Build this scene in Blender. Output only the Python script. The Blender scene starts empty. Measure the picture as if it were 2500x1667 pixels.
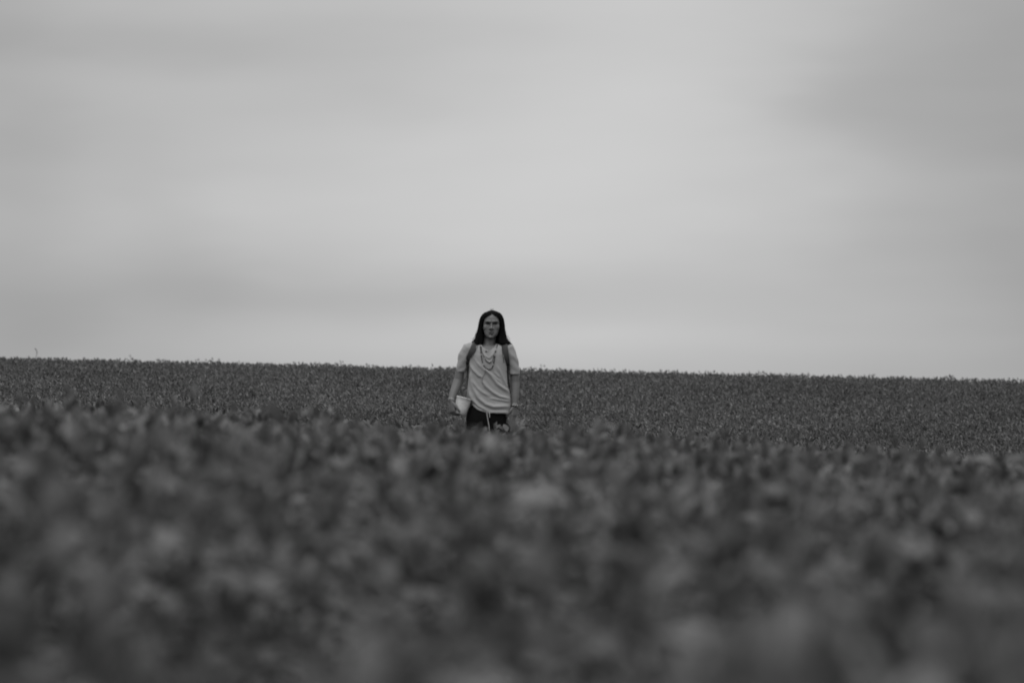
import bpy, bmesh, math, random
import numpy as np
from mathutils import Vector, Matrix, noise
from mathutils.bvhtree import BVHTree

random.seed(7)
rng = np.random.default_rng(11)
scene = bpy.context.scene
COL = scene.collection
R = math.radians

# ------------------------------------------------------------------ camera
F_PX = 13889.0            # 200 mm lens on a 36 mm sensor, in pixels of the 2500 px photograph
EYE_Z, EYE_PY = 1.198, 917.0
cd = bpy.data.cameras.new('camera')
cam = bpy.data.objects.new('camera', cd)
COL.objects.link(cam)
cd.lens = 200.0
cd.sensor_width = 36.0
cd.clip_start = 0.1
cd.clip_end = 9000.0
cam.location = (0, 0, EYE_Z)
cam.rotation_euler = (R(90) + math.atan((EYE_PY - 833.5) / F_PX), 0, 0)
cd.dof.use_dof = True
cd.dof.focus_distance = 64.0
cd.dof.aperture_fstop = 4.2
scene.camera = cam

# ------------------------------------------------------------------ world: overcast sky
SUN_EL, SUN_ROT = R(58), R(200)
world = bpy.data.worlds.new('World')
scene.world = world
world.use_nodes = True
nt = world.node_tree
nt.nodes.clear()


def N(tree, kind, **kw):
    n = tree.nodes.new(kind)
    for k, v in kw.items():
        setattr(n, k, v)
    return n


def MATH(tree, op, a, b=None, c=None):
    n = tree.nodes.new('ShaderNodeMath')
    n.operation = op
    for i, v in enumerate((a, b, c)):
        if v is None:
            continue
        if isinstance(v, (int, float)):
            n.inputs[i].default_value = v
        else:
            tree.links.new(v, n.inputs[i])
    return n.outputs[0]


def build_sky():
    L = nt.links
    out = N(nt, 'ShaderNodeOutputWorld')
    bg = N(nt, 'ShaderNodeBackground')
    bg.inputs['Strength'].default_value = 0.1
    sky = N(nt, 'ShaderNodeTexSky', sky_type='NISHITA')
    sky.sun_disc = False
    sky.sun_elevation = SUN_EL
    sky.sun_rotation = SUN_ROT
    bw = N(nt, 'ShaderNodeRGBToBW')
    L.new(sky.outputs[0], bw.inputs[0])
    tc = N(nt, 'ShaderNodeTexCoord')
    sep = N(nt, 'ShaderNodeSeparateXYZ')
    L.new(tc.outputs['Generated'], sep.inputs[0])
    x, y, z = sep.outputs
    m = lambda op, a, b=None, c=None: MATH(nt, op, a, b, c)
    az = m('MULTIPLY', m('ARCTAN2', x, y), 180 / math.pi)
    el = m('MULTIPLY', m('ARCSINE', z), 180 / math.pi)
    # domain warp so that the cloud masses have ragged, drawn-out edges
    mp = N(nt, 'ShaderNodeMapping')
    mp.inputs['Scale'].default_value = (9, 9, 34)
    L.new(tc.outputs['Generated'], mp.inputs[0])
    wn = N(nt, 'ShaderNodeTexNoise')
    wn.inputs['Scale'].default_value = 1.6
    wn.inputs['Detail'].default_value = 3
    wn.inputs['Roughness'].default_value = 0.5
    L.new(mp.outputs[0], wn.inputs['Vector'])
    ws = N(nt, 'ShaderNodeSeparateColor')
    L.new(wn.outputs['Color'], ws.inputs[0])
    azw = m('MULTIPLY_ADD', m('SUBTRACT', ws.outputs[0], 0.5), 2.4, az)
    elw = m('MULTIPLY_ADD', m('SUBTRACT', ws.outputs[1], 0.5), 0.7, el)
    total = None
    # cloud masses, some at the frame edges painting in lens vignetting: azimuth, elevation, spread in azimuth, spread in elevation, brightness
    masses = [
        (1.1, 2.0, 3.0, 1.7, 0.105),
        (1.2, 4.2, 1.1, 1.3, 0.03),
        (-1.4, 1.55, 2.6, 0.45, 0.055),
        (-0.2, 0.30, 3.2, 0.30, 0.065),
        (-3.0, 3.35, 3.2, 0.28, -0.055),
        (-1.2, 2.75, 1.6, 0.35, -0.035),
        (-3.6, 1.2, 0.55, 0.9, -0.035),
        (-1.5, 0.85, 3.4, 0.25, -0.035),
        (5.2, 3.1, 2.1, 2.1, -0.115),
        (3.6, 2.5, 0.8, 1.2, -0.03),
        (5.9, 0.6, 1.3, 1.2, -0.07),
        (-5.3, 2.2, 0.9, 2.6, -0.055),
        (-5.2, 0.3, 1.5, 0.6, -0.05),
        (-5.0, 3.9, 1.8, 0.7, -0.06),
        (-9.5, 2.4, 2.6, 2.0, 0.04), (9.5, 3.0, 2.2, 2.0, 0.05),
    ]
    for a0, e0, sa, se, amp in masses:
        da = m('DIVIDE', m('SUBTRACT', azw, a0), sa)
        de = m('DIVIDE', m('SUBTRACT', elw, e0), se)
        g = m('EXPONENT', m('MULTIPLY', m('ADD', m('MULTIPLY', da, da), m('MULTIPLY', de, de)), -1.0))
        g = m('MULTIPLY', g, amp)
        total = g if total is None else m('ADD', total, g)
    mp2 = N(nt, 'ShaderNodeMapping')
    mp2.inputs['Scale'].default_value = (5, 5, 26)
    mp2.inputs['Rotation'].default_value = (0, R(2), 0)
    L.new(tc.outputs['Generated'], mp2.inputs[0])
    cn = N(nt, 'ShaderNodeTexNoise')
    cn.inputs['Scale'].default_value = 2.2
    cn.inputs['Detail'].default_value = 4
    cn.inputs['Roughness'].default_value = 0.42
    L.new(mp2.outputs[0], cn.inputs['Vector'])
    streak = m('MULTIPLY', m('SUBTRACT', cn.outputs['Fac'], 0.5), 0.10)
    cloud = m('ADD', m('ADD', total, 0.405), streak)
    # an overcast sky is brighter towards the zenith (CIE overcast distribution)
    zen = m('MULTIPLY_ADD', m('MAXIMUM', z, 0.0), 2.0, 1.0)
    cloud = m('MULTIPLY', cloud, zen)
    val = m('ADD', m('MULTIPLY', cloud, 10.4), m('MULTIPLY', bw.outputs[0], 0.05))
    comb = N(nt, 'ShaderNodeCombineColor')
    for i in range(3):
        L.new(val, comb.inputs[i])
    L.new(comb.outputs[0], bg.inputs['Color'])
    L.new(bg.outputs[0], out.inputs['Surface'])


build_sky()

# ------------------------------------------------------------------ sun behind the cloud
sd = bpy.data.lights.new('sun', 'SUN')
sd.energy = 0.9
sd.angle = R(30)
sd.color = (1, 1, 1)
sun = bpy.data.objects.new('sun', sd)
COL.objects.link(sun)
sdir = Vector((math.sin(SUN_ROT) * math.cos(SUN_EL), math.cos(SUN_ROT) * math.cos(SUN_EL), math.sin(SUN_EL)))
sun.rotation_euler = sdir.to_track_quat('Z', 'Y').to_euler()
sun.location = (0, 0, 30)

vs = scene.view_settings
vs.view_transform = 'Standard'
vs.look = 'None'
vs.exposure = 0.0
vs.gamma = 1.0
vs.use_curve_mapping = False
scene.render.engine = 'CYCLES'
scene.cycles.max_bounces = 6
scene.cycles.use_denoising = True


# ------------------------------------------------------------------ helpers
def material(name, grey, rough=0.8, spec=0.3, var=0.0, vscale=20.0, bump=0.0, bscale=200.0, trans=0.0, per_island=0.0,
             stretch=(1, 1, 1), sheen=0.0, patches=0.0):
    mt = bpy.data.materials.new(name)
    mt.use_nodes = True
    t = mt.node_tree
    t.nodes.clear()
    out = N(t, 'ShaderNodeOutputMaterial')
    p = N(t, 'ShaderNodeBsdfPrincipled')
    p.inputs['Roughness'].default_value = rough
    p.inputs['Specular IOR Level'].default_value = spec
    if sheen:
        p.inputs['Sheen Weight'].default_value = sheen
    val = None
    tc = N(t, 'ShaderNodeTexCoord')
    mp = N(t, 'ShaderNodeMapping')
    mp.inputs['Scale'].default_value = stretch
    t.links.new(tc.outputs['Object'], mp.inputs[0])
    val = grey
    if var:
        nz = N(t, 'ShaderNodeTexNoise')
        nz.inputs['Scale'].default_value = vscale
        nz.inputs['Detail'].default_value = 5
        t.links.new(mp.outputs[0], nz.inputs['Vector'])
        val = MATH(t, 'MULTIPLY', MATH(t, 'MULTIPLY_ADD', MATH(t, 'SUBTRACT', nz.outputs['Fac'], 0.5), 2 * var, 1.0), val)
    if per_island:
        g = N(t, 'ShaderNodeNewGeometry')
        oi = N(t, 'ShaderNodeObjectInfo')
        s = MATH(t, 'FRACT', MATH(t, 'ADD', g.outputs['Random Per Island'], oi.outputs['Random']))
        val = MATH(t, 'MULTIPLY', MATH(t, 'MULTIPLY_ADD', MATH(t, 'SUBTRACT', s, 0.5), 2 * per_island, 1.0), val)
    if patches:      # broad lighter and darker patches of the field
        gp = N(t, 'ShaderNodeNewGeometry')
        pn = N(t, 'ShaderNodeTexNoise')
        pn.inputs['Scale'].default_value = 0.22
        pn.inputs['Detail'].default_value = 4
        t.links.new(gp.outputs['Position'], pn.inputs['Vector'])
        val = MATH(t, 'MULTIPLY', MATH(t, 'MULTIPLY_ADD', MATH(t, 'SUBTRACT', pn.outputs['Fac'], 0.5), 2 * patches, 1.0), val)
    if not isinstance(val, (int, float)):
        cc = N(t, 'ShaderNodeCombineColor')
        for i in range(3):
            t.links.new(val, cc.inputs[i])
        colour = cc.outputs[0]
        t.links.new(colour, p.inputs['Base Color'])
    else:
        colour = None
        p.inputs['Base Color'].default_value = (grey, grey, grey, 1)
    if bump:
        bn = N(t, 'ShaderNodeTexNoise')
        bn.inputs['Scale'].default_value = bscale
        bn.inputs['Detail'].default_value = 3
        t.links.new(mp.outputs[0], bn.inputs['Vector'])
        bp = N(t, 'ShaderNodeBump')
        bp.inputs['Strength'].default_value = bump
        bp.inputs['Distance'].default_value = 0.004
        t.links.new(bn.outputs['Fac'], bp.inputs['Height'])
        t.links.new(bp.outputs[0], p.inputs['Normal'])
    surf = p.outputs[0]
    if trans:
        tr = N(t, 'ShaderNodeBsdfTranslucent')
        if colour:
            t.links.new(colour, tr.inputs[0])
        else:
            tr.inputs[0].default_value = (grey, grey, grey, 1)
        mx = N(t, 'ShaderNodeMixShader')
        mx.inputs[0].default_value = trans
        t.links.new(surf, mx.inputs[1])
        t.links.new(tr.outputs[0], mx.inputs[2])
        surf = mx.outputs[0]
    t.links.new(surf, out.inputs['Surface'])
    return mt


M = {
    'leaf': material('crop_leaf', 0.115, 0.5, 0.25, var=0.3, vscale=30, trans=0.3, per_island=0.62, patches=0.8),
    'leaf_highlight': material('highlight_leaf', 0.17, 0.4, 0.4, var=0.15, vscale=30, trans=0.3),  # raised grey paints the highlight on one foreground leaf
    'leaf_dark': material('dark_leaf', 0.035, 0.5, 0.25, var=0.2, vscale=30, trans=0.15),
    'stem': material('crop_stem', 0.09, 0.6, 0.3, var=0.2),
    'straw': material('dry_stalk', 0.2, 0.7, 0.2, var=0.2),
    'soil': material('field_soil', 0.06, 0.95, 0.1, var=0.4, vscale=3, bump=0.6, bscale=25),
    'skin': material('skin', 0.125, 0.5, 0.35, var=0.12, vscale=45, bump=0.15, bscale=400),
    'lip': material('lip_skin', 0.08, 0.5, 0.35),
    'eye': material('eyeball', 0.10, 0.2, 0.5),
    'iris': material('iris', 0.01, 0.15, 0.5),
    'brow': material('eyebrow_hair', 0.02, 0.8, 0.2),
    'hair': material('black_hair', 0.005, 0.7, 0.05, var=0.5, vscale=60, stretch=(1, 1, .1)),
    'shirt': material('shirt_cotton', 0.30, 0.92, 0.1, var=0.07, vscale=12, bump=0.25, bscale=500, sheen=0.1),
    'pants': material('black_trousers', 0.006, 0.9, 0.1, var=0.3),
    'shoe': material('shoe_leather', 0.02, 0.6, 0.3, var=0.3),
    'strap': material('strap_fabric', 0.055, 0.85, 0.15, var=0.22, vscale=35, bump=0.3, bscale=300),
    'webbing': material('dark_webbing', 0.02, 0.85, 0.15, var=0.2),
    'pack': material('pack_fabric', 0.06, 0.9, 0.15, var=0.2, vscale=14, bump=0.3, bscale=250),
    'pail': material('pail_plastic', 0.55, 0.6, 0.3, var=0.28, vscale=38, bump=0.25, bscale=90),
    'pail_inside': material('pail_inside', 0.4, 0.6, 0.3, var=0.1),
    'bead_dark': material('dark_bead', 0.015, 0.4, 0.4),
    'bead_light': material('light_bead', 0.42, 0.35, 0.5),
    'metal': material('steel', 0.6, 0.3, 0.6),
    'cord': material('cord_cotton', 0.42, 0.9, 0.1),
}


def mesh_obj(name, verts, faces, mat, parent=None, smooth=True):
    me = bpy.data.meshes.new(name)
    me.from_pydata([tuple(v) for v in verts], [], faces)
    me.validate()
    me.update()
    if smooth:
        me.polygons.foreach_set('use_smooth', [True] * len(me.polygons))
    if mat is not None:
        me.materials.append(mat)
    o = bpy.data.objects.new(name, me)
    COL.objects.link(o)
    if parent is not None:
        o.parent = parent
    return o


def empty(name, loc, rz=0.0):
    o = bpy.data.objects.new(name, None)
    o.empty_display_size = 0.1
    COL.objects.link(o)
    o.location = loc
    o.rotation_euler = (0, 0, rz)
    return o


def tag(o, label=None, category=None, group=None, kind=None):
    if label:
        o['label'] = label
    if category:
        o['category'] = category
    if group:
        o['group'] = group
    if kind:
        o['kind'] = kind
    return o


class Geo:
    """collects closed lofts into one vertex/face list"""

    def __init__(self):
        self.v, self.f = [], []

    def loft(self, rings, cap=True):
        base = len(self.v)
        n = len(rings[0])
        for r in rings:
            self.v.extend(Vector(p) for p in r)
        for i in range(len(rings) - 1):
            a, b = base + i * n, base + (i + 1) * n
            for j in range(n):
                k = (j + 1) % n
                self.f.append((a + j, a + k, b + k, b + j))
        if cap:
            for r0, flip in ((base, True), (base + (len(rings) - 1) * n, False)):
                c = sum((self.v[r0 + j] for j in range(n)), Vector()) / n
                ci = len(self.v)
                self.v.append(c)
                for j in range(n):
                    k = (j + 1) % n
                    self.f.append((ci, r0 + k, r0 + j) if flip else (ci, r0 + j, r0 + k))
        return self

    def tube(self, pts, rad, n=14, flat=1.0, ref=(0, 1, 0), round_ends=True):
        """pts: points, rad: radius per point (or one), flat: scale of the section along ref"""
        pts = [Vector(p) for p in pts]
        if isinstance(rad, (int, float)):
            rad = [rad] * len(pts)
        rad = list(rad)
        if round_ends:
            d0 = (pts[0] - pts[1]).normalized()
            d1 = (pts[-1] - pts[-2]).normalized()
            pre = [(pts[0] + d0 * rad[0] * a, rad[0] * b) for a, b in ((.85, .4), (.5, .8))]
            post = [(pts[-1] + d1 * rad[-1] * a, rad[-1] * b) for a, b in ((.5, .8), (.85, .4))]
            pts = [p for p, _ in pre] + pts + [p for p, _ in post]
            rad = [r for _, r in pre] + rad + [r for _, r in post]
        rings = []
        ref = Vector(ref)
        for i, p in enumerate(pts):
            a = pts[max(i - 1, 0)]
            b = pts[min(i + 1, len(pts) - 1)]
            t = (b - a).normalized()
            u = t.cross(ref)
            if u.length < 1e-4:
                u = t.cross(Vector((1, 0, 0)))
            u.normalize()
            w = u.cross(t).normalized()
            rings.append([p + u * math.cos(2 * math.pi * j / n) * rad[i] + w * math.sin(2 * math.pi * j / n) * rad[i] * flat
                          for j in range(n)])
        return self.loft(rings)

    def ball(self, c, r, n=12, m=8, rot=None):
        if isinstance(r, (int, float)):
            r = (r, r, r)
        c = Vector(c)
        rings = []
        for i in range(1, m):
            th = math.pi * i / m
            rings.append([Vector((math.sin(th) * math.cos(2 * math.pi * j / n) * r[0],
                                  math.sin(th) * math.sin(2 * math.pi * j / n) * r[1],
                                  -math.cos(th) * r[2])) for j in range(n)])
        if rot is not None:
            rings = [[rot @ p for p in ring] for ring in rings]
        return self.loft([[c + p for p in ring] for ring in rings])

    def obj(self, name, mat, parent=None, smooth=True):
        return mesh_obj(name, self.v, self.f, mat, parent, smooth)


def fix_normals(me):
    bm = bmesh.new()
    bm.from_mesh(me)
    bmesh.ops.recalc_face_normals(bm, faces=bm.faces)
    bm.to_mesh(me)
    bm.free()


def remesh(g, voxel, smooth=2, fac=0.5):
    """union of the closed lofts in g as one continuous surface; returns a mesh"""
    tmp = mesh_obj('remesh_source', g.v, g.f, None)
    fix_normals(tmp.data)
    md = tmp.modifiers.new('r', 'REMESH')
    md.mode = 'VOXEL'
    md.voxel_size = voxel
    md.use_smooth_shade = True
    if smooth:
        ms = tmp.modifiers.new('s', 'SMOOTH')
        ms.iterations = smooth
        ms.factor = fac
    dg = bpy.context.evaluated_depsgraph_get()
    me = bpy.data.meshes.new_from_object(tmp.evaluated_get(dg), depsgraph=dg)
    bpy.data.objects.remove(tmp)
    return me


def coords(me):
    a = np.empty(len(me.vertices) * 3)
    me.vertices.foreach_get('co', a)
    return a.reshape(-1, 3)


def normals(me):
    a = np.empty(len(me.vertices) * 3)
    me.vertices.foreach_get('normal', a)
    return a.reshape(-1, 3)


def set_coords(me, a):
    me.vertices.foreach_set('co', a.ravel())
    me.update()


def at(px, py, d):
    """world point seen at pixel (px, py) of the photograph at distance d"""
    return Vector(((px - 1250) / F_PX * d, d, EYE_Z - (py - EYE_PY) / F_PX * d))


# ------------------------------------------------------------------ terrain
PLANT_H = 0.70


def canopy(x, y):
    """height of the crop's top above the reference level"""
    x = np.asarray(x, float)
    y = np.asarray(y, float)
    near = 0.918 - 0.058 * x
    mid = 0.918 - 0.246 * np.clip((y - 24) / 24, 0, 1) - 0.058 * x
    base = np.where(y < 24, near, mid)
    t = np.clip((y - 48) / 27, 0, 1)
    s = t * t * (3 - 2 * t)
    foot = 0.13 - 0.07 * x
    base = base * (1 - s) + foot * s
    t2 = np.clip((y - 75) / 57, 0, 1)
    s2 = t2 * t2 * (1.7 - 0.7 * t2)
    s2 = np.where(t2 < 1, np.sin(t2 * math.pi / 2) ** 1.35, 1.0)
    ridge = 1.292 - 0.0218 * x
    z = np.where(y > 75, foot * (1 - s2) + ridge * s2, base)
    z = np.where(y > 132, ridge - 0.0006 * (y - 132) ** 2, z)
    far = ridge - 0.0006 * 150 ** 2 - 0.02 * (y - 282)
    return np.where(y > 282, far, z)


def ground_z(x, y):
    return float(canopy(max(-40, min(40, x)), y)) - PLANT_H


def build_ground():
    ys = list(np.arange(-30, 160, 2.0)) + list(np.arange(160, 290, 10.0)) + [340, 500, 900, 1600, 3000]
    xs = [-3000, -1200, -400, -150, -80] + list(np.arange(-40, 41, 2.0)) + [80, 150, 400, 1200, 3000]
    vv = []
    for y in ys:
        for x in xs:
            xc = max(-40, min(40, x))
            z = ground_z(xc, y) + 0.02 * noise.noise(Vector((x * .3, y * .3, 0)))
            vv.append((x, y, z))
    n = len(xs)
    ff = [(i * n + j, i * n + j + 1, (i + 1) * n + j + 1, (i + 1) * n + j)
          for i in range(len(ys) - 1) for j in range(n - 1)]
    o = mesh_obj('ground', vv, ff, M['soil'])
    tag(o, 'dark soil of the sloping field under the crop', kind='structure')


build_ground()


# ------------------------------------------------------------------ crop plants (soybean-like)
def leaflet(V, Fc, base, direction, up, length, width, fold, droop):
    d = direction.normalized()
    s = d.cross(up).normalized()
    nrm = s.cross(d).normalized()
    b = len(V)
    tipdrop = nrm * (-droop * length)
    V += [base,
          base + d * length * .5 + nrm * 0.02 * length,
          base + d * length + tipdrop,
          base + d * length * .3 + s * width * .46 + nrm * fold * width,
          base + d * length * .68 + s * width * .34 + nrm * fold * width * .7 + tipdrop * .35,
          base + d * length * .3 - s * width * .46 + nrm * fold * width,
          base + d * length * .68 - s * width * .34 + nrm * fold * width * .7 + tipdrop * .35]
    Fc += [(b, b + 3, b + 1), (b + 3, b + 4, b + 1), (b + 4, b + 2, b + 1),
           (b, b + 1, b + 5), (b + 5, b + 1, b + 6), (b + 6, b + 1, b + 2)]


def stick(V, Fc, a, b, r):
    t = (b - a).normalized()
    u = t.orthogonal().normalized()
    w = t.cross(u)
    k = len(V)
    for p in (a, b):
        for j in range(3):
            an = j * 2.094
            V.append(p + (u * math.cos(an) + w * math.sin(an)) * r)
    for j in range(3):
        q = (j + 1) % 3
        Fc.append((k + j, k + q, k + 3 + q, k + 3 + j))


def rv(a, b):
    return random.uniform(a, b)


def plant_geometry(height=PLANT_H, nodes=19, steep=0.5, size=1.0, spread=1.0, wide=1.0, wind=0.0):
    LV, LF, SV, SF = [], [], [], []
    lean = Vector((rv(-.08, .08), rv(-.08, .08), 0))
    prev = Vector((0, 0, 0))
    for i in range(5):
        t = (i + 1) / 5
        p = Vector((0, 0, height * .93 * t)) + lean * t * t
        stick(SV, SF, prev, p, .004 * (1.3 - t))
        prev = p
    for i in range(nodes):
        t = 0.18 + 0.82 * ((i + rv(0, .6)) / nodes)
        z = height * .9 * t
        base = Vector((0, 0, z)) + lean * t * t
        az = i * 2.4 + rv(-.5, .5)
        pl = rv(.10, .24) * (1.15 - .55 * t) * spread
        rise = rv(.25, 1.1)
        hub = base + Vector((math.cos(az) * math.cos(rise), math.sin(az) * math.cos(rise), math.sin(rise))) * pl
        if hub.z > height + rv(.0, .07):
            hub.z = height - rv(0, .1)
        stick(SV, SF, base, hub, .0018)
        L = rv(.065, .10) * size * (1.0 - .25 * max(0, t - .8) / .2)
        pitch = rv(-0.5, .5) + steep
        if t > .8:
            pitch += .35
        for k, da in enumerate((0, 1.15, -1.15)):
            a2 = az + da + rv(-.25, .25)
            pt = pitch + rv(-.35, .35) - (0.1 if k else 0)
            d = Vector((math.cos(a2) * math.cos(pt), math.sin(a2) * math.cos(pt), math.sin(pt)))
            d.x -= wind
            d.normalize()
            up = Vector((rv(-.5, .5), rv(-.5, .5), 1)) if abs(pt) < 1.2 else Vector((rv(-1, 1), rv(-1, 1), .2))
            leaflet(LV, LF, hub + d * .008, d, up, L * rv(.85, 1.12), L * rv(.5, .68) * wide, rv(0.02, .3), rv(.0, .3))
    return LV, LF, SV, SF


def prototype_plants(count, **kw):
    """plant meshes that only live inside the crop objects' node trees"""
    out = []
    for _ in range(count):
        LV, LF, SV, SF = plant_geometry(height=PLANT_H * rv(.93, 1.05), **kw)
        me = bpy.data.meshes.new('crop_plant_shape')
        off = len(LV)
        me.from_pydata([tuple(v) for v in LV + SV], [], LF + [tuple(i + off for i in f) for f in SF])
        me.materials.append(M['leaf'])
        me.materials.append(M['stem'])
        idx = [0] * len(LF) + [1] * len(SF)
        me.polygons.foreach_set('material_index', idx)
        me.polygons.foreach_set('use_smooth', [True] * len(idx))
        out.append(bpy.data.objects.new('crop_plant_shape', me))
    return out


def scatter(name, pts, scl, rots, protos, label):
    n = len(pts)
    me = bpy.data.meshes.new(name)
    me.from_pydata([tuple(p) for p in pts], [], [])
    a = me.attributes.new('inst_rot', 'FLOAT_VECTOR', 'POINT')
    a.data.foreach_set('vector', np.asarray(rots, float).ravel())
    a = me.attributes.new('inst_scale', 'FLOAT', 'POINT')
    a.data.foreach_set('value', np.asarray(scl, float))
    a = me.attributes.new('inst_pick', 'INT', 'POINT')
    a.data.foreach_set('value', rng.integers(0, len(protos), n).astype(np.int32))
    o = bpy.data.objects.new(name, me)
    COL.objects.link(o)
    ng = bpy.data.node_groups.new(name + '_nodes', 'GeometryNodeTree')
    ng.interface.new_socket('Geometry', in_out='INPUT', socket_type='NodeSocketGeometry')
    ng.interface.new_socket('Geometry', in_out='OUTPUT', socket_type='NodeSocketGeometry')
    gi, go = ng.nodes.new('NodeGroupInput'), ng.nodes.new('NodeGroupOutput')
    jn = ng.nodes.new('GeometryNodeJoinGeometry')
    for p in protos:
        oi = ng.nodes.new('GeometryNodeObjectInfo')
        oi.inputs['Object'].default_value = p
        oi.inputs['As Instance'].default_value = True
        ng.links.new(oi.outputs['Geometry'], jn.inputs[0])
    ip = ng.nodes.new('GeometryNodeInstanceOnPoints')
    ip.inputs['Pick Instance'].default_value = True

    def attr(nm, dt):
        q = ng.nodes.new('GeometryNodeInputNamedAttribute')
        q.data_type = dt
        q.inputs['Name'].default_value = nm
        return q.outputs['Attribute']
    mv = ng.nodes.new('GeometryNodeMeshToPoints')
    ng.links.new(gi.outputs[0], mv.inputs['Mesh'])
    ng.links.new(mv.outputs[0], ip.inputs['Points'])
    ng.links.new(jn.outputs[0], ip.inputs['Instance'])
    ng.links.new(attr('inst_pick', 'INT'), ip.inputs['Instance Index'])
    ng.links.new(attr('inst_rot', 'FLOAT_VECTOR'), ip.inputs['Rotation'])
    ng.links.new(attr('inst_scale', 'FLOAT'), ip.inputs['Scale'])
    ng.links.new(ip.outputs[0], go.inputs[0])
    md = o.modifiers.new('scatter', 'NODES')
    md.node_group = ng
    tag(o, label, 'crop', kind='stuff')
    return o


PX, PY = -0.178, 48.0          # the person's head centre


def sow(y0, y1, margin, per_m2, keep, turn=math.pi, rough=0.1, jitter=.03):
    pts, scl, rots = [], [], []
    y = y0
    step = 1.0
    while y < y1:
        hw = 0.092 * (y + step) + margin
        n = int(round(2 * hw * step * per_m2))
        xs = rng.uniform(-hw, hw, n)
        yy = rng.uniform(y, y + step, n)
        for x, v in zip(xs, yy):
            if not keep(x, v):
                continue
            bumpy = 0.5 * noise.noise(Vector((x * .55, v * .3, 3.0))) + 0.5 * noise.noise(Vector((x * 1.7, v * 1.1, 9.0)))
            s = 1.0 + (rough if v < 20 else min(rough, .1)) * bumpy + rng.normal(0, jitter)
            if rng.random() < .012:
                s *= 1.09
            pts.append((x, v, ground_z(x, v)))
            scl.append(max(.7, s))
            rots.append((rng.normal(0, .1), rng.normal(0, .1), rng.uniform(-turn, turn)))
        y += step
    return pts, scl, rots


def keep_near(x, y):
    if math.hypot(x, y) < 0.5:
        return False
    if abs(x - PX + .02) < .27 and abs(y - PY) < .17:
        return False
    if y < 15 and noise.noise(Vector((x * 1.5, y * .6, 20.0))) < -.22:      # thin spots where the soil shows dark between plants
        return False
    # trodden strip the person has walked up behind him and his trailing hand
    if abs(x - PX) < .42 and -0.35 < y - PY < 0.1:
        return False
    return True


near_protos = prototype_plants(9, nodes=17, steep=.62, size=1.0, wide=1.05)
far_protos = prototype_plants(9, nodes=19, steep=.72, size=.95, wide=.7, wind=.4)
p, s, r = sow(-1.0, 50.0, 2.6, 7.5, keep_near, rough=.11)
scatter('near_crop', p, s, r, near_protos, 'out of focus leafy crop filling the foreground up to the person')
p, s, r = sow(50.0, 150.0, 4.0, 9.0, lambda x, y: True, turn=.7, jitter=.028)
scatter('hill_crop', p, s, r, far_protos, 'low leafy crop covering the far rise up to the skyline')


# ------------------------------------------------------------------ single plants that stand out
def leafy_plant(top, label, spec, category='plant', leaf_mat='leaf', name='crop_plant', group=None, stem_r=.003, curve=0.0):
    """top: world point of the highest leaf base; spec: leaves as (dx, dy, dz, azimuth, pitch, length, width)"""
    gz = ground_z(top.x, top.y)
    root = empty(name, (top.x, top.y, gz))
    tag(root, label, category, group)
    h = top.z - gz
    g = Geo()
    pts = [Vector((curve * (t * t), 0, h * t)) for t in (0, .25, .5, .75, 1)]
    g.tube(pts, [stem_r * k for k in (1.3, 1.15, 1, .85, .7)], n=6)
    g.obj('stem', M['stem'], root)
    for (dx, dy, dz, az, pt, L, W) in spec:
        V, Fc = [], []
        a = Vector((curve, 0, h + dz))
        hub = Vector((curve + dx, dy, h + dz + abs(dx) * .4))
        if (hub - a).length > .01:
            stick(V, Fc, a, hub, .0015)
        d = Vector((math.cos(az) * math.cos(pt), math.sin(az) * math.cos(pt), math.sin(pt)))
        leaf_detailed(V, Fc, hub, d, L, W)
        mesh_obj('leaf', V, Fc, M[leaf_mat], root)
    return root


def leaf_detailed(V, Fc, base, d, L, W, up=None):
    d = d.normalized()
    up = up or Vector((rv(-.3, .3), -.4, 1))
    s = d.cross(up).normalized()
    nrm = s.cross(d).normalized()
    k = len(V)
    prof = [(0, .05), (.12, .5), (.3, .95), (.5, 1.0), (.7, .78), (.87, .42), (1, .03)]
    for t, w in prof:
        c = base + d * L * t - nrm * L * .22 * t * t
        e = W * .5 * w
        V += [c + s * e + nrm * e * .35, c, c - s * e + nrm * e * .35]
    for i in range(len(prof) - 1):
        a, b = k + 3 * i, k + 3 * (i + 1)
        Fc += [(a, a + 1, b + 1, b), (a + 1, a + 2, b + 2, b + 1)]


def blade(path, widths, mat, name, label, category):
    root_z = ground_z(path[0].x, path[0].y)
    b0 = Vector((path[0].x, path[0].y, root_z))
    root = empty(name, b0)
    tag(root, label, category)
    g = Geo()
    g.tube([Vector((0, 0, 0)), path[0] - b0] + [q - b0 for q in path[1:]], [widths[0]] + list(widths), n=6, flat=.35)
    g.obj('stem', M[mat], root)
    return root


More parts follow.
